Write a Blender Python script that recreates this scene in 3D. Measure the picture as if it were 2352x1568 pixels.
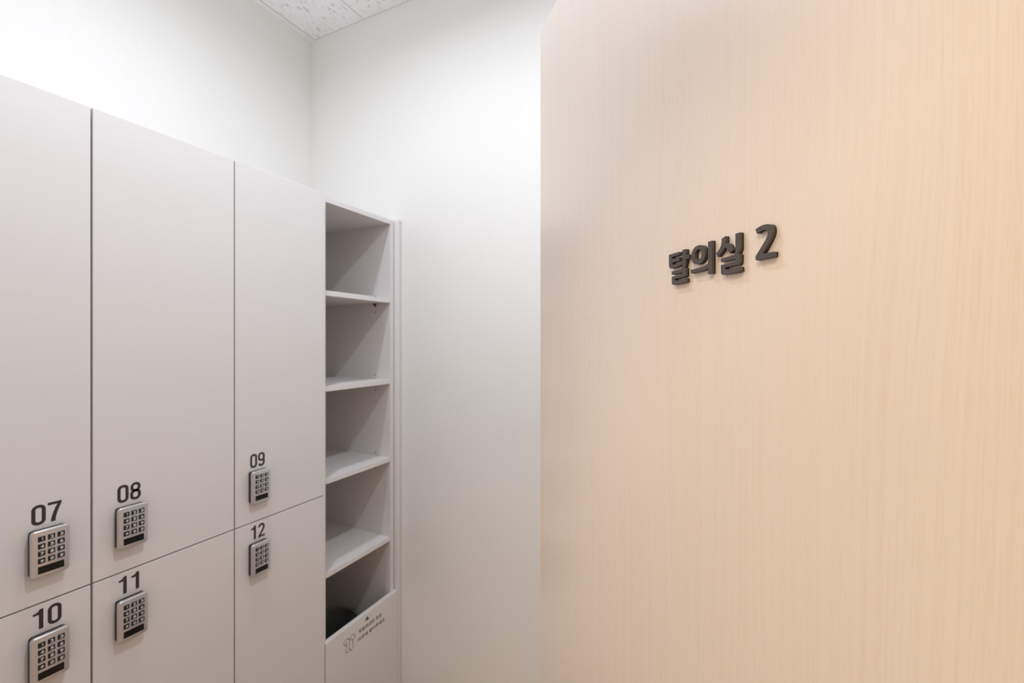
import bpy, bmesh, math, random
from mathutils import Vector, Matrix
from mathutils.geometry import tessellate_polygon

for o in list(bpy.data.objects):
    bpy.data.objects.remove(o)
scene = bpy.context.scene
C = scene.collection

# ---------------------------------------------------------------- camera, world, light, exposure
YAW = math.atan(496 / 1023.0)
CAMZ = 1.5
cam_d = bpy.data.cameras.new('camera')
cam_d.sensor_width = 36.0
cam_d.lens = 36.0 * 1023.0 / 2352.0
cam_d.clip_start = 0.01
cam_d.dof.use_dof = True
cam_d.dof.focus_distance = 0.46
cam_d.dof.aperture_fstop = 8.0
cam = bpy.data.objects.new('camera', cam_d)
cam.location = (0, 0, CAMZ)
cam.rotation_euler = (math.pi / 2, 0, YAW)
C.objects.link(cam)
scene.camera = cam

world = bpy.data.worlds.new('world')
world.use_nodes = True
world.node_tree.nodes['Background'].inputs[0].default_value = (0.8, 0.85, 1, 1)
world.node_tree.nodes['Background'].inputs[1].default_value = 0.05
scene.world = world

vs = scene.view_settings
vs.view_transform = 'Standard'
vs.look = 'None'
vs.gamma = 1
vs.use_curve_mapping = False
vs.exposure = -0.12
scene.cycles.diffuse_bounces = 8
scene.cycles.glossy_bounces = 2
scene.cycles.transmission_bounces = 0
scene.cycles.caustics_reflective = False
scene.cycles.caustics_refractive = False
scene.cycles.max_bounces = 9

ROOM_LIGHT_COLOR = (0.805, 0.875, 0.995)
POWER_A = 12.3
POWER_B = 8.4
ROOM_SPREAD = math.radians(167)
WARM_COLOR = (1.0, 0.80, 0.60)
WARM_POWER = 23.0
CEIL = CAMZ + 1.3795
LIGHT_A = (-0.05, 0.60)
LIGHT_B = (-0.935, 0.62)
WARM_AT = (-0.30, -0.92)


def area_light(name, loc, shape, sx, sy, power, color, spread=math.pi):
    l = bpy.data.lights.new(name, 'AREA')
    l.shape = shape
    l.size = sx
    if shape == 'RECTANGLE':
        l.size_y = sy
    l.energy = power
    l.spread = spread
    l.color = color
    o = bpy.data.objects.new(name, l)
    o.location = loc
    C.objects.link(o)
    return o


area_light('downlight_glow', (LIGHT_A[0], LIGHT_A[1], CEIL - 0.032), 'DISK', 0.07, 0, POWER_A, ROOM_LIGHT_COLOR, ROOM_SPREAD)
area_light('downlight_glow', (LIGHT_B[0], LIGHT_B[1], CEIL - 0.032), 'DISK', 0.07, 0, POWER_B, ROOM_LIGHT_COLOR, ROOM_SPREAD)
area_light('corridor_panel_glow', (WARM_AT[0], WARM_AT[1], CEIL - 0.022), 'RECTANGLE', 0.6, 0.6, WARM_POWER, WARM_COLOR)

# ---------------------------------------------------------------- materials


def lin(c):
    return tuple(((v / 255) / 12.92 if v / 255 <= 0.04045 else ((v / 255 + 0.055) / 1.055) ** 2.4) for v in c) + (1,)


def mat(name, rgb, rough=0.5, metal=0.0, spec=0.5, emit=None, emit_s=0):
    m = bpy.data.materials.new(name)
    m.use_nodes = True
    b = m.node_tree.nodes['Principled BSDF']
    b.inputs['Base Color'].default_value = lin(rgb)
    b.inputs['Roughness'].default_value = rough
    b.inputs['Metallic'].default_value = metal
    b.inputs['Specular IOR Level'].default_value = spec
    if emit:
        b.inputs['Emission Color'].default_value = lin(emit)
        b.inputs['Emission Strength'].default_value = emit_s
    return m


def add(nt, kind, **kw):
    n = nt.nodes.new(kind)
    for k, v in kw.items():
        setattr(n, k, v)
    return n


def noise(nt, vec, scale, detail=3, rough=0.5, map_scale=(1, 1, 1), dist=0.0):
    mp = add(nt, 'ShaderNodeMapping')
    mp.inputs['Scale'].default_value = map_scale
    nt.links.new(vec, mp.inputs['Vector'])
    n = add(nt, 'ShaderNodeTexNoise')
    n.inputs['Scale'].default_value = scale
    n.inputs['Detail'].default_value = detail
    n.inputs['Roughness'].default_value = rough
    n.inputs['Distortion'].default_value = dist
    nt.links.new(mp.outputs[0], n.inputs['Vector'])
    return n.outputs['Fac']


def ramp(nt, fac, stops):
    r = add(nt, 'ShaderNodeValToRGB')
    e = r.color_ramp.elements
    e[0].position, e[0].color = stops[0]
    e[1].position, e[1].color = stops[1]
    for p, c in stops[2:]:
        x = e.new(p)
        x.color = c
    nt.links.new(fac, r.inputs['Fac'])
    return r.outputs['Color']


def mix(nt, mode, fac, a, b):
    m = add(nt, 'ShaderNodeMix', data_type='RGBA', blend_type=mode)
    for sock, v in ((m.inputs[0], fac), (m.inputs[6], a), (m.inputs[7], b)):
        if isinstance(v, (int, float, tuple)):
            sock.default_value = v
        else:
            nt.links.new(v, sock)
    return m.outputs[2]


def bump(nt, h, strength, dist):
    b = add(nt, 'ShaderNodeBump')
    b.inputs['Strength'].default_value = strength
    b.inputs['Distance'].default_value = dist
    nt.links.new(h, b.inputs['Height'])
    nt.links.new(b.outputs[0], nt.nodes['Principled BSDF'].inputs['Normal'])


def objco(nt):
    return add(nt, 'ShaderNodeTexCoord').outputs['Object']


G = lambda v: (v, v, v, 1)

# locker laminate: matt pale grey-beige with a very fine mottling
laminate = mat('laminate', (220, 216, 214), 0.42, spec=0.35)
nt = laminate.node_tree
f = noise(nt, objco(nt), 900, 0)
nt.links.new(mix(nt, 'MULTIPLY', 1.0, lin((220, 216, 214)), ramp(nt, f, [(0.3, G(0.97)), (0.7, G(1.0))])), nt.nodes['Principled BSDF'].inputs['Base Color'])

# wallpaper: off-white with very faint vertical fibres
wallpaper = mat('wallpaper', (233, 231, 227), 0.6, spec=0.25)
nt = wallpaper.node_tree
co = objco(nt)
f = noise(nt, co, 1.0, 1, 0.6, (240, 240, 14))
nt.links.new(mix(nt, 'MULTIPLY', 1.0, lin((233, 231, 227)), ramp(nt, f, [(0.3, G(0.985)), (0.7, G(1.0))])), nt.nodes['Principled BSDF'].inputs['Base Color'])

# mineral-fibre ceiling tile: white with dark fissures, seams every 0.297 m along x
tile = mat('ceiling_tile', (232, 232, 232), 0.8, spec=0.1)
nt = tile.node_tree
co = objco(nt)
fis = noise(nt, co, 1.0, 2, 0.5, (120, 32, 1), 0.6)
dark = ramp(nt, fis, [(0.30, lin((200, 198, 198))), (0.40, lin((249, 250, 251)))])
fine = noise(nt, co, 1.0, 3, 0.6, (320, 150, 1))
dark = mix(nt, 'MULTIPLY', 1.0, dark, ramp(nt, fine, [(0.25, G(0.86)), (0.5, G(1.0))]))
sep = add(nt, 'ShaderNodeSeparateXYZ')
nt.links.new(co, sep.inputs[0])


def seam(axis, offset, pitch, width):
    a = add(nt, 'ShaderNodeMath', operation='SUBTRACT')
    nt.links.new(sep.outputs[axis], a.inputs[0])
    a.inputs[1].default_value = offset - width / 2
    m = add(nt, 'ShaderNodeMath', operation='WRAP')
    nt.links.new(a.outputs[0], m.inputs[0])
    m.inputs[1].default_value = 0
    m.inputs[2].default_value = pitch
    l = add(nt, 'ShaderNodeMath', operation='LESS_THAN')
    nt.links.new(m.outputs[0], l.inputs[0])
    l.inputs[1].default_value = width
    return l.outputs[0]


s1 = seam(0, -1.7025, 0.2975, 0.003)
s2 = seam(1, -2.159, 0.6, 0.003)
mx = add(nt, 'ShaderNodeMath', operation='MAXIMUM')
nt.links.new(s1, mx.inputs[0])
nt.links.new(s2, mx.inputs[1])
nt.links.new(mix(nt, 'MIX', mx.outputs[0], dark, lin((176, 172, 164))), nt.nodes['Principled BSDF'].inputs['Base Color'])

# pale maple door veneer: fine vertical growth lines and pores
wood = mat('maple_veneer', (235, 214, 190), 0.33, spec=0.5)
wood.node_tree.nodes['Principled BSDF'].inputs['Coat Weight'].default_value = 0.9
wood.node_tree.nodes['Principled BSDF'].inputs['Coat Roughness'].default_value = 0.22
nt = wood.node_tree
co = objco(nt)
warp = noise(nt, co, 1.0, 2, 0.5, (3.5, 1, 0.9))
wa = add(nt, 'ShaderNodeMath', operation='MULTIPLY')
nt.links.new(warp, wa.inputs[0])
wa.inputs[1].default_value = 0.10
sp = add(nt, 'ShaderNodeSeparateXYZ')
nt.links.new(co, sp.inputs[0])
sm = add(nt, 'ShaderNodeMath', operation='ADD')
nt.links.new(sp.outputs[0], sm.inputs[0])
nt.links.new(wa.outputs[0], sm.inputs[1])
cb = add(nt, 'ShaderNodeCombineXYZ')
nt.links.new(sm.outputs[0], cb.inputs[0])
nt.links.new(sp.outputs[2], cb.inputs[2])
rings = noise(nt, cb.outputs[0], 1.0, 2, 0.55, (230, 1, 1.2))
line = ramp(nt, rings, [(0.44, G(0.0)), (0.52, G(1.0)), (0.60, G(0.15))])
pores = noise(nt, co, 1.0, 1, 0.6, (700, 1, 42))
pr = ramp(nt, pores, [(0.40, G(0.25)), (0.62, G(1.0))])
patch = ramp(nt, noise(nt, co, 1.0, 2, 0.5, (5, 1, 0.8)), [(0.30, G(0.35)), (0.62, G(1.0))])
fac = mix(nt, 'MULTIPLY', 1.0, line, pr)
fac = mix(nt, 'MULTIPLY', 1.0, fac, patch)
bw = add(nt, 'ShaderNodeRGBToBW')
nt.links.new(fac, bw.inputs[0])
WOOD_BASE = lin((241, 232, 223))
WOOD_LINE = lin((237, 221, 203))
nt.links.new(mix(nt, 'MIX', bw.outputs[0], WOOD_BASE, WOOD_LINE), nt.nodes['Principled BSDF'].inputs['Base Color'])

# floor: brown wood-look vinyl planks
floor_m = mat('vinyl_planks', (176, 152, 128), 0.45)
nt = floor_m.node_tree
co = objco(nt)
br = add(nt, 'ShaderNodeTexBrick')
br.offset = 0.37
br.inputs['Color1'].default_value = lin((184, 160, 136))
br.inputs['Color2'].default_value = lin((168, 143, 118))
br.inputs['Mortar'].default_value = lin((84, 62, 46))
br.inputs['Scale'].default_value = 1
br.inputs['Brick Width'].default_value = 1.2
br.inputs['Row Height'].default_value = 0.18
br.inputs['Mortar Size'].default_value = 0.0015
nt.links.new(co, br.inputs['Vector'])
g = noise(nt, co, 1.0, 1, 0.6, (3, 60, 1))
nt.links.new(mix(nt, 'MULTIPLY', 1.0, br.outputs['Color'], ramp(nt, g, [(0.3, G(0.78)), (0.7, G(1.0))])), nt.nodes['Principled BSDF'].inputs['Base Color'])

silver = mat('satin_silver', (206, 204, 206), 0.28, 0.8)
black_plastic = mat('black_plastic', (27, 25, 26), 0.4)
key_black = mat('key_black', (24, 23, 24), 0.35)
key_white = mat('key_legend', (205, 203, 200), 0.5)
gloss_black = mat('glossy_black_window', (14, 13, 13), 0.25, spec=0.3)
arc_mark = mat('grey_arc_mark', (70, 68, 68), 0.5)
ink = mat('black_vinyl_lettering', (47, 43, 42), 0.5)
ink_thin = mat('thin_black_print', (66, 58, 54), 0.55)
acrylic = mat('dark_grey_acrylic', (86, 83, 86), 0.5, spec=0.3)
spacer_gap = mat('spacer_shadow_gap', (40, 34, 30), 0.6, spec=0.2)
bin_m = mat('charcoal_plastic', (112, 114, 117), 0.5)
hole_m = mat('dark_hole', (60, 48, 38), 0.7)
trim_white = mat('white_painted_trim', (232, 230, 226), 0.5)
grid_white = mat('ceiling_edge_angle', (246, 247, 248), 0.6)
lens_m = mat('lamp_lens', (250, 250, 250), 0.4, emit=(235, 243, 255), emit_s=17)
lens_w = mat('warm_lamp_lens', (250, 245, 235), 0.4, emit=(255, 222, 184), emit_s=4)

# ---------------------------------------------------------------- helpers


def newbm():
    return bmesh.new()


def box(bm, x0, x1, y0, y1, z0, z1, bev=0.0, seg=1):
    t = bmesh.new()
    bmesh.ops.create_cube(t, size=1)
    for v in t.verts:
        v.co = Vector(((x0 + x1) / 2 + v.co.x * (x1 - x0), (y0 + y1) / 2 + v.co.y * (y1 - y0), (z0 + z1) / 2 + v.co.z * (z1 - z0)))
    if bev:
        bmesh.ops.bevel(t, geom=list(t.edges), offset=bev, segments=seg, profile=0.5, affect='EDGES')
    me = bpy.data.meshes.new('tmp')
    t.to_mesh(me)
    t.free()
    bm.from_mesh(me)
    bpy.data.meshes.remove(me)
    return bm


FACE_X = Matrix(((0, 0, 1, 0), (1, 0, 0, 0), (0, 1, 0, 0), (0, 0, 0, 1)))   # (u,v,d) -> d=+X, u=+Y, v=+Z


def prism(bm, outer, holes, d0, d1, M=Matrix(), mi=0):
    """Extrude a 2-D outline (with holes) from depth d0 to d1; M maps (u,v,d) to the part's space."""
    loops = [outer] + list(holes)
    flat = [Vector((p[0], p[1], 0)) for l in loops for p in l]
    tris = tessellate_polygon([[Vector((p[0], p[1], 0)) for p in l] for l in loops])
    a = [bm.verts.new(M @ Vector((p.x, p.y, d0))) for p in flat]
    b = [bm.verts.new(M @ Vector((p.x, p.y, d1))) for p in flat]
    for t in tris:
        for vv in (a, b):
            try:
                fc = bm.faces.new([vv[i] for i in t])
                fc.material_index = mi
            except ValueError:
                pass
    k = 0
    for l in loops:
        n = len(l)
        for i in range(n):
            j = (i + 1) % n
            try:
                fc = bm.faces.new((a[k + i], a[k + j], b[k + j], b[k + i]))
                fc.material_index = mi
            except ValueError:
                pass
        k += n
    bmesh.ops.recalc_face_normals(bm, faces=bm.faces[:])


def rrect(u0, u1, v0, v1, r, n=6):
    pts = []
    for cu, cv, a0 in ((u1 - r, v1 - r, 0), (u0 + r, v1 - r, 90), (u0 + r, v0 + r, 180), (u1 - r, v0 + r, 270)):
        for i in range(n + 1):
            a = math.radians(a0 + 90 * i / n)
            pts.append((cu + r * math.cos(a), cv + r * math.sin(a)))
    return pts


def plate(bm, u0, u1, v0, v1, r, rings, M, mi=0):
    """Rounded plate; rings = [(depth, inset), ...] from back to front."""
    prev = None
    n = None
    for d, ins in rings:
        pts = rrect(u0 + ins, u1 - ins, v0 + ins, v1 - ins, max(r - ins, 0.0002))
        vs_ = [bm.verts.new(M @ Vector((p[0], p[1], d))) for p in pts]
        n = len(vs_)
        if prev is None:
            bm.faces.new(list(reversed(vs_))).material_index = mi
        else:
            for i in range(n):
                j = (i + 1) % n
                bm.faces.new((prev[i], prev[j], vs_[j], vs_[i])).material_index = mi
        prev = vs_
    bm.faces.new(prev).material_index = mi


def stroke(bm, pts, w, closed, d0, d1, M, mi=0):
    """A polyline of width w as a thin extruded ribbon."""
    P = [Vector(p) for p in pts]
    n = len(P)
    L, R = [], []
    for i in range(n):
        a = P[(i - 1) % n] if (closed or i > 0) else P[i]
        b = P[(i + 1) % n] if (closed or i < n - 1) else P[i]
        t = (b - a)
        if t.length < 1e-9:
            t = Vector((1, 0))
        t.normalize()
        nn = Vector((-t.y, t.x))
        k = 1.0
        if closed or 0 < i < n - 1:
            s = (P[i] - a).normalized()
            c = abs(Vector((-s.y, s.x)).dot(nn))
            k = 1 / max(c, 0.6)
        L.append(P[i] + nn * w / 2 * k)
        R.append(P[i] - nn * w / 2 * k)
    if closed:
        prism(bm, [tuple(p) for p in L], [[tuple(p) for p in R]], d0, d1, M, mi)
    else:
        prism(bm, [tuple(p) for p in L] + [tuple(p) for p in reversed(R)], [], d0, d1, M, mi)


def obj(name, bm, material, parent=None, smooth=False, label=None, loc=None):
    me = bpy.data.meshes.new(name)
    bm.to_mesh(me)
    bm.free()
    for m in (material if isinstance(material, (list, tuple)) else [material]):
        me.materials.append(m)
    return inst(name, me, parent, smooth, label, loc)


def inst(name, me, parent=None, smooth=False, label=None, loc=None):
    if smooth:
        for p in me.polygons:
            p.use_smooth = True
        try:
            me.set_sharp_from_angle(angle=math.radians(35))
        except Exception:
            pass
    o = bpy.data.objects.new(name, me)
    C.objects.link(o)
    if parent:
        o.parent = parent
    if label:
        o['label'] = label
    if loc:
        o.location = loc
    return o


def thing(name, label, cat, loc=(0, 0, 0), group=None):
    o = bpy.data.objects.new(name, None)
    o.empty_display_size = 0.1
    C.objects.link(o)
    o.location = loc
    o['label'] = label
    o['category'] = cat
    if group:
        o['group'] = group
    return o


def struct(name, bm, material, label=None, cat=None):
    o = obj(name, bm, material)
    o['kind'] = 'structure'
    if label:
        o['label'] = label
    if cat:
        o['category'] = cat
    return o


def text_mesh(s, size):
    """The flat faces of a line of type, as (verts, faces) centred on x, baseline at 0."""
    cu = bpy.data.curves.new('type', 'FONT')
    cu.body = s
    cu.size = size
    cu.align_x = 'CENTER'
    cu.resolution_u = 3
    o = bpy.data.objects.new('type', cu)
    C.objects.link(o)
    dg = bpy.context.evaluated_depsgraph_get()
    me = bpy.data.meshes.new_from_object(o.evaluated_get(dg))
    verts = [v.co.copy() for v in me.vertices]
    faces = [tuple(p.vertices) for p in me.polygons]
    bpy.data.objects.remove(o)
    bpy.data.curves.remove(cu)
    bpy.data.meshes.remove(me)
    return verts, faces


def put_text(bm, s, size, M, depth, cu=0, cv=0, width=None, height=None, mi=0, bold=0.0):
    verts, faces = text_mesh(s, size)
    x0, x1 = min(v.x for v in verts), max(v.x for v in verts)
    y0, y1 = min(v.y for v in verts), max(v.y for v in verts)
    sx = width / (x1 - x0) if width else 1
    sy = height / (y1 - y0) if height else 1
    offs = [(0, 0)]
    if bold:
        offs = [(-bold, 0), (bold, 0), (0, bold), (0, -bold)]
    for q, (ox, oy) in enumerate(offs):
        vv = [bm.verts.new(M @ Vector(((v.x - (x0 + x1) / 2) * sx + cu + ox, (v.y - (y0 + y1) / 2) * sy + cv + oy, depth + q * 1e-5))) for v in verts]
        for fc in faces:
            try:
                bm.faces.new([vv[i] for i in fc]).material_index = mi
            except ValueError:
                pass


# ---------------------------------------------------------------- the room shell
XL, XR, YB, YF0, YF1 = -1.721, 0.73, 1.441, -0.01, 0.13
CX0, CX1, CY = -1.721, 1.3, -1.9
H = CEIL
b = newbm()
box(b, XL - 0.1, CX1 + 0.1, CY - 0.1, YB + 0.1, -0.1, 0)
struct('floor', b, floor_m, 'brown wood-look plank floor', 'floor')
b = newbm()
box(b, XL - 0.1, CX1 + 0.1, CY - 0.1, YB + 0.1, H, H + 0.1)
struct('ceiling', b, tile, 'white mineral fibre ceiling tiles with fine dark fissures', 'ceiling')
b = newbm()
box(b, XL - 0.1, XL, CY - 0.1, YB + 0.1, 0, H)
struct('wall_left', b, wallpaper, 'off-white papered wall above the lockers', 'wall')
b = newbm()
box(b, XL, XR + 0.1, YB, YB + 0.1, 0, H)
struct('wall_back', b, wallpaper, 'off-white papered wall right of the open shelves', 'wall')
b = newbm()
box(b, XR, XR + 0.1, YF1, YB, 0, H)
struct('wall_right', b, wallpaper)
OX0, OX1, OZ = -0.66, 0.345, 2.12
b = newbm()
box(b, XL, OX0, YF0, YF1, 0, H)
box(b, OX1, CX1, YF0, YF1, 0, H)
box(b, OX0, OX1, YF0, YF1, OZ, H)
struct('wall_front', b, wallpaper)
b = newbm()
box(b, CX1, CX1 + 0.1, CY, YF1, 0, H)
struct('wall_corridor_right', b, wallpaper)
b = newbm()
box(b, XL, CX1, CY - 0.1, CY, 0, H)
struct('wall_corridor_back', b, wallpaper)
# slim metal angle where the ceiling meets the left wall
b = newbm()
box(b, XL, XL + 0.017, YF1, YB, H - 0.0022, H)
struct('trim_1', b, grid_white, 'slim white edge trim between ceiling and left wall', 'trim')
# door lining: head and one jamb
b = newbm()
box(b, OX0, OX0 + 0.02, YF0 - 0.012, YF1 + 0.003, 0, OZ)
box(b, OX0, OX1, YF0 - 0.012, YF1 + 0.003, OZ - 0.018, OZ)
struct('trim_2', b, wood, 'pale wood door lining', 'trim')

# ---------------------------------------------------------------- the door leaf with its raised sign
r_ = Vector((math.cos(YAW), math.sin(YAW), 0))
f_ = Vector((-math.sin(YAW), math.cos(YAW), 0))
P0 = r_ * 0.0537 + f_ * 0.845
n0 = math.hypot(0.303, 0.953)
DU = (r_ * 0.303 - f_ * 0.953) / n0
DN = DU.cross(Vector((0, 0, 1)))
DM = Matrix(((DU.x, -DN.x, 0, P0.x), (DU.y, -DN.y, 0, P0.y), (0, 0, 1, 0), (0, 0, 0, 1)))   # local x along the leaf, y into the leaf
b = newbm()
box(b, 0, 0.905, 0, 0.040, 0.008, CAMZ + 0.5897, 0.0012, 2)
door = struct('door_1', b, wood, 'open pale maple door with raised dark lettering', 'door')
door.location = P0
door.rotation_euler = (0, 0, math.atan2(DU.y, DU.x))

DF = Matrix(((1, 0, 0, 0), (0, 0, -1, 0), (0, 1, 0, 0), (0, 0, 0, 1)))   # (u,v,d)->(x, z, -y)
MM = 0.001
K = lambda pts: [(p[0] * MM, p[1] * MM) for p in pts]
TAL = K([(387.47, 92.24), (404.36, 92.26), (404.36, 89.21), (392.41, 89.0), (392.51, 86.83), (404.12, 86.73), (404.12, 83.12), (392.81, 83.07), (392.91, 80.7), (398.34, 80.55), (403.64, 80.84), (407.43, 81.61), (408.93, 82.44), (408.93, 93.34), (414.01, 93.18), (414.1, 87.34), (419.02, 86.88), (419.02, 82.98), (414.37, 83.13), (414.14, 81.08), (413.69, 78.38), (412.86, 75.74), (412.31, 74.65), (413.69, 74.22), (414.24, 73.51), (414.19, 66.59), (413.23, 65.34), (397.36, 65.3), (397.36, 63.55), (409.77, 63.18), (414.51, 63.84), (415.51, 59.95), (410.23, 59.7), (403.64, 59.42), (394.9, 59.38), (393.16, 59.91), (392.41, 61.13), (392.17, 68.25), (409.21, 68.54), (409.21, 70.41), (392.17, 70.35), (392.17, 73.73), (407.43, 74.17), (408.46, 75.51), (408.93, 77.61), (408.74, 79.05), (405.54, 78.16), (400.76, 77.42), (394.9, 77.01), (390.91, 77.06), (388.99, 77.94), (387.88, 79.58), (387.47, 81.43)])
EUI = K([(445.19, 73.58), (445.19, 93.82), (450.25, 93.91), (450.34, 63.5), (445.19, 63.44), (445.19, 69.34), (441.15, 68.23), (436.68, 67.64), (429.81, 67.7), (421.78, 67.4), (421.34, 71.04), (429.81, 71.27), (435.78, 71.21), (440.27, 71.86), (443.35, 72.78)])
SIOT = K([(462.14, 92.92), (466.79, 94.34), (467.14, 90.92), (466.83, 88.16), (469.72, 87.25), (471.45, 86.0), (475.26, 80.24), (472.03, 77.99), (468.36, 82.78), (467.57, 83.53), (465.81, 84.58), (463.82, 82.33), (461.02, 79.85), (457.43, 77.48), (455.08, 80.91), (457.76, 82.6), (460.21, 84.86), (461.62, 87.29), (462.3, 90.47)])
SIL = K([(478.18, 93.9), (483.21, 93.88), (483.39, 81.66), (483.21, 79.69), (482.48, 77.82), (481.2, 76.0), (482.66, 75.26), (483.32, 74.22), (483.1, 67.96), (482.12, 66.25), (466.59, 66.33), (466.59, 64.18), (478.81, 63.9), (483.39, 64.32), (484.22, 60.62), (481.02, 60.0), (473.93, 59.82), (463.03, 60.21), (461.74, 60.99), (461.34, 62.56), (461.22, 69.23), (478.25, 69.64), (478.25, 71.82), (461.22, 72.01), (461.1, 75.15), (476.95, 75.69), (477.88, 77.26), (478.18, 79.82)])
TWO = K([(499.41, 92.52), (502.81, 93.71), (506.68, 94.37), (510.76, 94.13), (513.62, 93.2), (515.32, 91.49), (516.02, 89.26), (515.93, 86.15), (515.03, 83.21), (513.05, 80.01), (510.18, 76.21), (506.29, 71.1), (517.28, 70.8), (517.33, 66.94), (499.53, 66.98), (499.41, 70.33), (502.2, 73.45), (505.49, 77.29), (509.02, 81.49), (510.76, 84.05), (511.33, 86.49), (510.9, 88.42), (509.75, 89.6), (507.41, 90.41), (505.05, 90.18), (500.69, 88.77)])


def ell(u0, u1, v0, v1, n=40, p=2.25):
    out = []
    for i in range(n):
        a = 2 * math.pi * i / n
        c, s = math.cos(a), math.sin(a)
        out.append(((u0 + u1) / 2 + (u1 - u0) / 2 * math.copysign(abs(c) ** (2 / p), c),
                    (v0 + v1) / 2 + (v1 - v0) / 2 * math.copysign(abs(s) ** (2 / p), s)))
    return out


sign = thing('door_sign', 'raised dark grey Korean lettering and number 2 on the pale wooden door', 'sign',
             tuple(DM @ Vector((0.45, 0, CAMZ + 0.06))))
sign.rotation_euler = (0, 0, math.atan2(DU.y, DU.x))
OFF = Matrix.Translation((-0.45, 0, -0.06))


def smooth_outline(pts, corner=0.62):
    """Round shallow bends of a traced outline, keep the sharp corners."""
    out = []
    n = len(pts)
    for i in range(n):
        a, c, d = Vector(pts[i - 1]), Vector(pts[i]), Vector(pts[(i + 1) % n])
        u, w = (c - a), (d - c)
        if u.length < 1e-7 or w.length < 1e-7:
            continue
        ang = u.angle(w)
        if 0.08 < ang < corner:
            q = min(u.length, w.length) * 0.3
            p0, p2 = c - u.normalized() * q, c + w.normalized() * q
            for t in (0, 0.5, 1):
                out.append(tuple((1 - t) ** 2 * p0 + 2 * t * (1 - t) * c + t * t * p2))
        else:
            out.append(tuple(c))
    return out


def glyph(label, shapes):
    bm = newbm()
    for outer, holes in shapes:
        o2 = outer if holes else smooth_outline(outer)
        prism(bm, o2, holes, 0.0014, 0.0042, OFF @ DF)
    g = obj('letter', bm, acrylic, sign, label=label)
    bm = newbm()
    for outer, holes in shapes:
        # spacer behind the letter, its black painting in the shadow gap, drawn in a little from the outline
        cu = sum(p[0] for p in outer) / len(outer)
        prism(bm, outer, holes, 0.0, 0.0014, OFF @ DF)
    obj('spacer', bm, spacer_gap, g)


glyph('first Korean syllable, leftmost of the raised letters', [(TAL, [])])
glyph('second Korean syllable with a ring', [(EUI, []), (ell(0.42252, 0.44165, 0.07496, 0.09317), [ell(0.42743, 0.43658, 0.0791, 0.0895)])])
glyph('third Korean syllable, next to the number', [(SIOT, []), (SIL, [])])
glyph('number 2, rightmost of the raised letters', [(TWO, [])])

# ---------------------------------------------------------------- locker digits (condensed sans)


def arc(cx, cy, rx, ry, a0, a1, n=10):
    return [(cx + rx * math.cos(math.radians(a0 + (a1 - a0) * i / n)), cy + ry * math.sin(math.radians(a0 + (a1 - a0) * i / n))) for i in range(n + 1)]


SW = 0.150


def digit(bm, ch, u, v, h, M, mi=0, D0=0.0, D1=0.0003):
    S = lambda pts: [(u + p[0] * h, v + p[1] * h) for p in pts]
    l, r, bt, tp = SW / 2, 0.53 - SW / 2, SW / 2 - 0.01, 1.01 - SW / 2
    if ch == '0':
        stroke(bm, S(rrect(l, r, bt, tp, 0.175, 8)), SW * h, True, D0, D1, M)
    elif ch == '8':
        stroke(bm, S(rrect(l + 0.015, r - 0.015, 0.535, tp, 0.165, 8)), SW * 0.95 * h, True, D0, D1, M)
        stroke(bm, S(rrect(l, r, bt, 0.525, 0.175, 8)), SW * h, True, D0, D1, M)
    elif ch == '9':
        stroke(bm, S(rrect(l, r, 0.44, tp, 0.175, 8)), SW * h, True, D0, D1, M)
        stroke(bm, S([(r, 0.7), (r, 0.26)] + arc(0.265, 0.25, r - 0.265, 0.25 - bt, 0, -90)[1:] + arc(0.265, 0.25, r - 0.265, 0.25 - bt, -90, -165)[1:]), SW * h, False, D0, D1 * 1.1, M)
    elif ch == '2':
        stroke(bm, S(arc(0.265, 0.73, r - 0.265, tp - 0.73, 175, 0, 14) + [(r - 0.004, 0.66), (r - 0.04, 0.56), (0.30, 0.38), (0.16, 0.2), (0.095, 0.06)]), SW * h, False, D0, D1, M)
        prism(bm, S([(0.015, 0), (0.53, 0), (0.53, 0.135), (0.02, 0.135)]), [], D0, D1 * 1.1, M)
    elif ch == '7':
        prism(bm, S([(0, 1), (0.53, 1), (0.53, 0.88), (0.44, 0.66), (0.36, 0.42), (0.31, 0.2), (0.295, 0), (0.115, 0), (0.14, 0.2), (0.2, 0.44), (0.29, 0.7), (0.37, 0.865), (0, 0.865)]), [], D0, D1, M)
    elif ch == '1':
        prism(bm, S([(0.44, 1), (0.44, 0), (0.275, 0), (0.275, 0.735), (0.06, 0.735), (0.06, 0.84), (0.16, 0.86), (0.25, 0.91), (0.30, 1)]), [], D0, D1, M, mi)


# ---------------------------------------------------------------- keypad parts, modelled once
KW, KH, KD = 0.0555, 0.0902, 0.018
bm = newbm()
plate(bm, -KW / 2 + 0.0014, KW / 2 - 0.0014, -KH / 2 + 0.0014, KH / 2 - 0.0014, 0.0055, [(0, 0), (KD - 0.0065, 0)], FACE_X)
me_body = bpy.data.meshes.new('keypad_lock')
bm.to_mesh(me_body)
bm.free()
me_body.materials.append(black_plastic)
bm = newbm()
R = 0.0026
rings = [(KD - 0.0065, 0.0), (KD - R, 0.0)] + [(KD - R + R * math.sin(math.radians(a)), R - R * math.cos(math.radians(a))) for a in (22, 45, 67, 90)]
plate(bm, -KW / 2, KW / 2, -KH / 2, KH / 2, 0.0068, rings, FACE_X)
me_face = bpy.data.meshes.new('face_plate')
bm.to_mesh(me_face)
bm.free()
me_face.materials.append(silver)
bm = newbm()
plate(bm, -0.01835, 0.01915, -0.0372, -0.0232, 0.0012, [(KD - 0.0005, 0), (KD + 0.0003, 0.0001)], FACE_X)
me_win = bpy.data.meshes.new('display_window')
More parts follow.
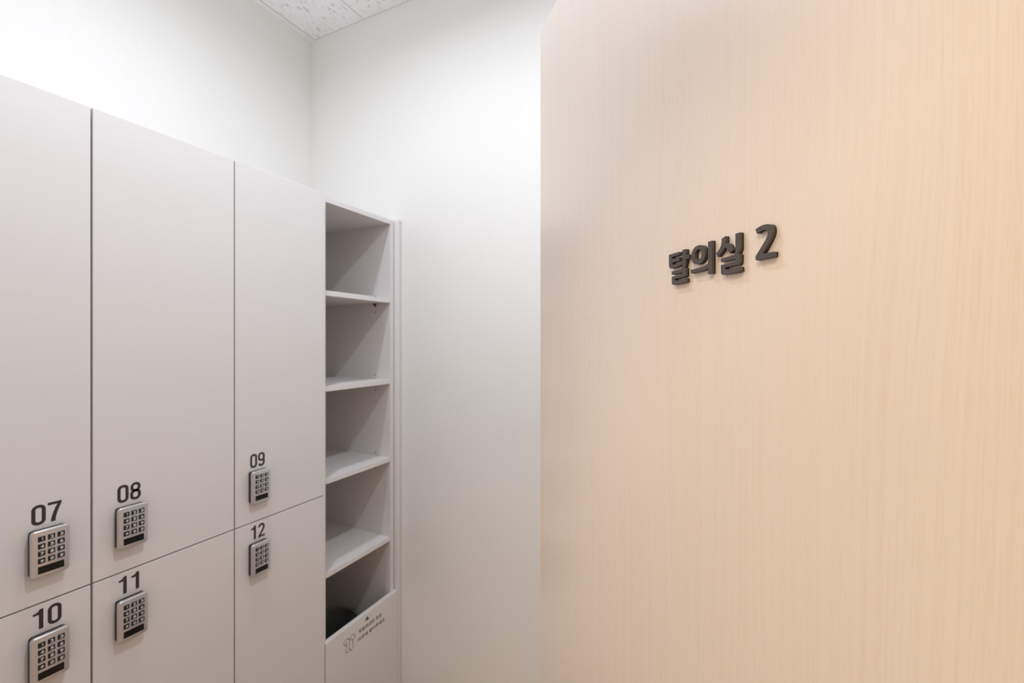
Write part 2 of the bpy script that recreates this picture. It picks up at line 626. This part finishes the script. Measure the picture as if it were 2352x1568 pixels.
stroke(bm, arc(0.0135, -0.0290, 0.0026, 0.0022, 200, 330, 8), 0.0005, False, KD + 0.0003, KD + 0.00035, FACE_X, 1)  # small grey arc on the window
bm.to_mesh(me_win)
bm.free()
me_win.materials.append(gloss_black)
me_win.materials.append(arc_mark)
KEYS = ['1', '2', '3', '4', '5', '6', '7', '8', '9', '*', '0', '#']
me_keys = []
for i, ch in enumerate(KEYS):
    cu = -0.0132 + (i % 3) * 0.01385
    cv = KH / 2 - 0.0107 - 0.005 - (i // 3) * 0.01395
    bm = newbm()
    plate(bm, cu - 0.0051, cu + 0.0051, cv - 0.0049, cv + 0.0049, 0.0006, [(KD - 0.001, 0), (KD + 0.0008, 0), (KD + 0.0012, 0.0004)], FACE_X)
    if ch == '1':
        digit(bm, '1', cu - 0.0008, cv - 0.0028, 0.0056, FACE_X, 1, KD + 0.0012, KD + 0.0013)
    else:
        put_text(bm, ch, 0.008, FACE_X, KD + 0.00125, cu + 0.0006, cv, width=0.0044, height=0.0056 if ch != '*' else 0.0048, mi=1, bold=0.00032)
    me = bpy.data.meshes.new('button')
    bm.to_mesh(me)
    bm.free()
    me.materials.append(key_black)
    me.materials.append(key_white)
    me_keys.append(me)


def keypad(parent, y, ztop):
    k = inst('keypad_lock', me_body, parent, label='silver keypad lock with black buttons', loc=(0, y, ztop - KH / 2))
    fp = inst('face_plate', me_face, k, smooth=True, label='satin silver face plate')
    inst('display_window', me_win, k, label='glossy black window')
    for ch, me in zip(KEYS, me_keys):
        inst('button', me, k, label='black key marked ' + {'*': 'star', '#': 'hash'}.get(ch, ch))
    return k


# ---------------------------------------------------------------- lockers
FX = -1.2
TOP = CAMZ + 0.491
SPLIT = CAMZ - 0.508
PITCH = 0.3005
Y0 = 0.1553
GAP = 0.0036


def locker(i, up, lo, where):
    ya = Y0 + i * PITCH
    t = thing('locker_cabinet', 'grey locker with doors numbered %s above %s, %s' % (up, lo, where), 'locker', (FX, ya, 0), 'locker cabinets along the left wall')
    bm = newbm()
    box(bm, -0.51, -0.0185, 0.0016, PITCH - 0.0016, 0.06, SPLIT - 0.0016)
    box(bm, -0.51, -0.0185, 0.0016, PITCH - 0.0016, SPLIT + 0.0016, TOP - 0.006)
    box(bm, -0.51, -0.10, 0.0016, PITCH - 0.0016, SPLIT - 0.0016, SPLIT + 0.0016)
    box(bm, -0.49, -0.06, 0.0005, PITCH - 0.0005, 0.0, 0.06)
    obj('carcass', bm, laminate, t)
    left_hinged = i == 0
    for z0, z1, num in ((SPLIT + 0.0015, TOP, up), (0.07, SPLIT - 0.0015, lo)):
        bm = newbm()
        box(bm, -0.0175, 0, GAP / 2, PITCH - GAP / 2, z0, z1, 0.0009, 2)
        d = obj('door', bm, laminate, t, label='door numbered ' + num)
        # lettering
        zt = CAMZ - 0.3165 if num == up else CAMZ - 0.5187
        yc = 0.2318 if i == 0 else 0.0650
        bm = newbm()
        h = 0.0382
        digit(bm, num[0], yc - 0.0215, zt - h, h, FACE_X)
        digit(bm, num[1], yc + 0.0015, zt - h, h, FACE_X)
        obj('number', bm, ink, d, label='black number ' + num)
        keypad(t, yc + 0.0004, CAMZ - 0.362 if num == up else CAMZ - 0.5645)
    return t


locker(0, '07', '10', 'leftmost in view')
locker(1, '08', '11', 'in the middle of the row')
locker(2, '09', '12', 'beside the open shelves')

# ---------------------------------------------------------------- open shelf unit
YA = Y0 + 3 * PITCH + 0.0003
YE = 1.4125
SX = -1.218
BK = -1.70
unit = thing('open_shelf_unit', 'tall narrow grey shelf unit with four open shelves beside locker 09', 'shelf unit', (SX, YA, 0))
lx = lambda x: x - SX
ly = lambda y: y - YA
bm = newbm()
box(bm, lx(BK), 0, 0, 0.018, 0, CAMZ + 0.488, 0.0005)
obj('side_panel', bm, laminate, unit)
bm = newbm()
box(bm, lx(BK), 0, ly(YE) - 0.018, ly(YE), 0, CAMZ + 0.488, 0.0005)
obj('side_panel', bm, laminate, unit)
bm = newbm()
box(bm, lx(BK), 0, 0.018, ly(YE) - 0.018, CAMZ + 0.470, CAMZ + 0.488, 0.0005)
obj('top_panel', bm, laminate, unit)
bm = newbm()
box(bm, lx(BK), lx(BK) + 0.006, 0.018, ly(YE) - 0.018, 0.06, CAMZ + 0.470)
obj('back_panel', bm, laminate, unit)
bm = newbm()
box(bm, lx(BK) + 0.006, 0, 0.018, ly(YE) - 0.018, 0.06, 0.078)
obj('bottom_panel', bm, laminate, unit)
for zt in (0.1725, -0.1515, -0.4640, -0.7815):
    bm = newbm()
    box(bm, lx(BK) + 0.006, -0.001, 0.0185, ly(YE) - 0.0185, CAMZ + zt - 0.0178, CAMZ + zt, 0.0006)
    obj('shelf', bm, laminate, unit)
for zp in (0.184, 0.120, -0.1355, -0.1996, -0.454, -0.5185):
    bm = newbm()
    prism(bm, [(0.0026 * math.cos(a * math.pi / 6), 0.0026 * math.sin(a * math.pi / 6)) for a in range(12)], [], 0, 0.0006,
          Matrix(((1, 0, 0, lx(-1.296)), (0, 0, -1, ly(YE) - 0.018), (0, 1, 0, CAMZ + zp), (0, 0, 0, 1))))
    obj('pin_hole', bm, hole_m, unit, label='small dark peg hole')
bm = newbm()
box(bm, lx(-1.302), lx(-1.292), ly(YE) - 0.026, ly(YE) - 0.018, CAMZ + 0.146, CAMZ + 0.1545, 0.001)
box(bm, lx(-1.299), lx(-1.295), ly(YE) - 0.020, ly(YE) - 0.018, CAMZ + 0.140, CAMZ + 0.147)
obj('shelf_peg', bm, hole_m, unit, label='small dark shelf support peg')
bm = newbm()
PT = CAMZ - 1.0025
box(bm, 0.0005, 0.018, ly(1.0590), ly(1.4165), 0.07, PT, 0.0009, 2)
panel = obj('front_panel', bm, laminate, unit, label='grey panel closing the laundry compartment')
# printing on the panel
PF = Matrix.Translation((0.018, 0, 0)) @ FACE_X
px = lambda pts: [(p[0] * MM - YA, p[1] * MM + CAMZ) for p in pts]
bm = newbm()
prism(bm, px([(1247.5, -1014.3), (1257.8, -1028.6), (1237.6, -1028.6)]), [], 0, 0.0003, PF)
obj('arrow_mark', bm, ink, panel, label='small black triangle pointing up')
bm = newbm()
put_text(bm, '착용하셨던 옷은', 0.016, PF, 0.0003, ly(1.2650), CAMZ - 1.0495, width=0.118, height=0.0140, bold=0.0003)
put_text(bm, '이곳에 넣어주세요', 0.016, PF, 0.0003, ly(1.2715), CAMZ - 1.0765, width=0.137, height=0.0140, bold=0.0003)
obj('printed_notice', bm, ink_thin, panel, label='two lines of small dark Korean print')
bm = newbm()
sw = 0.0017
stroke(bm, px([(1163, -1053), (1154.1, -1039.5), (1143.5, -1041.3), (1135.6, -1048.7), (1139.1, -1057.6), (1143.5, -1060.4), (1149.5, -1055.5)]), sw, False, 0, 0.0003, PF)
stroke(bm, px([(1150.8, -1051), (1149, -1068), (1144.4, -1085.2), (1158.5, -1090.4), (1161.2, -1081.1), (1162.6, -1065.2), (1166.9, -1052.7), (1170.2, -1042.3), (1175.6, -1040.1), (1184.8, -1044.4), (1189.4, -1049.2), (1185.7, -1058.5), (1176.5, -1061.6), (1174, -1055)]), sw, False, 0, 0.0003, PF)
stroke(bm, px([(1175.6, -1059.3), (1178.4, -1072.0), (1180.2, -1082.8), (1175.6, -1089.7), (1168.4, -1092.4), (1163.0, -1081.5)]), sw, False, 0, 0.0003, PF)
stroke(bm, px([(1155, -1041), (1160, -1050), (1167.5, -1050)]), sw, False, 0, 0.0003, PF)
obj('clothing_icon', bm, ink_thin, panel, label='thin outline drawing of a gown')
# filler strip between the unit and the wall
bm = newbm()
plate(bm, ly(1.4185), ly(1.4395), 0.0, CAMZ + 0.4955, 0.0045, [(-0.05, 0), (0.0145, 0), (0.0165, 0.0008), (0.018, 0.0028)], FACE_X)
obj('filler_strip', bm, laminate, unit, smooth=True, label='narrow rounded grey strip against the wall')

# ---------------------------------------------------------------- laundry bin inside the unit
bc = (-1.412, 1.256)
br_, zr = 0.118, CAMZ - 1.112
lb = thing('laundry_bin', 'round charcoal plastic bin inside the bottom shelf compartment', 'bin', (bc[0], bc[1], 0.078))
bm = newbm()
prof = [(0.0, 0.0), (0.095, 0.0), (0.100, 0.004), (br_ - 0.003, zr - 0.078 - 0.02), (br_ - 0.003, zr - 0.078 - 0.002),
        (br_ - 0.0055, zr - 0.078 - 0.002), (br_ - 0.0055, zr - 0.078 - 0.03), (0.097, 0.008), (0.0, 0.008)]


def lathe(bm, prof, n=48):
    rings = []
    for r, z in prof:
        if r == 0:
            rings.append([bm.verts.new((0, 0, z))])
        else:
            rings.append([bm.verts.new((r * math.cos(2 * math.pi * i / n), r * math.sin(2 * math.pi * i / n), z)) for i in range(n)])
    for a, c in zip(rings, rings[1:]):
        for i in range(n):
            j = (i + 1) % n
            if len(a) == 1:
                bm.faces.new((a[0], c[j], c[i]))
            elif len(c) == 1:
                bm.faces.new((a[i], a[j], c[0]))
            else:
                bm.faces.new((a[i], a[j], c[j], c[i]))
    bmesh.ops.recalc_face_normals(bm, faces=bm.faces[:])


lathe(bm, prof)
obj('bucket', bm, bin_m, lb, smooth=True)
bm = newbm()
z = zr - 0.078
lathe(bm, [(br_ - 0.006, z - 0.004), (br_ - 0.006, z), (br_ - 0.002, z + 0.003), (br_ + 0.004, z + 0.001), (br_ + 0.005, z - 0.006), (br_ - 0.002, z - 0.006), (br_ - 0.006, z - 0.004)])
obj('rim', bm, bin_m, lb, smooth=True)

# ---------------------------------------------------------------- lamps
for (x, y), lab in ((LIGHT_A, 'round white ceiling downlight behind the open door'), (LIGHT_B, 'round white ceiling downlight above the locker aisle')):
    t = thing('ceiling_downlight', lab, 'ceiling light', (x, y, CEIL), 'downlights in the changing room')
    bm = newbm()
    lathe(bm, [(0.050, 0.0), (0.050, -0.006), (0.062, -0.008), (0.072, -0.004), (0.074, 0.0), (0.050, 0.0)])
    obj('trim_ring', bm, trim_white, t, smooth=True)
    bm = newbm()
    lathe(bm, [(0.0, -0.028), (0.044, -0.028), (0.050, -0.023), (0.050, 0.0), (0.0, 0.0)])
    obj('lens', bm, lens_m, t)
t = thing('corridor_light_panel', 'rectangular warm white ceiling panel light outside the doorway', 'ceiling light', (WARM_AT[0], WARM_AT[1], CEIL))
bm = newbm()
for x0, x1, y0, y1 in ((-0.33, 0.33, -0.33, -0.30), (-0.33, 0.33, 0.30, 0.33), (-0.33, -0.30, -0.30, 0.30), (0.30, 0.33, -0.30, 0.30)):
    box(bm, x0, x1, y0, y1, -0.018, 0)
obj('frame', bm, trim_white, t)
bm = newbm()
box(bm, -0.30, 0.30, -0.30, 0.30, -0.012, 0)
obj('diffuser', bm, lens_w, t)
bpy.context.view_layer.update()
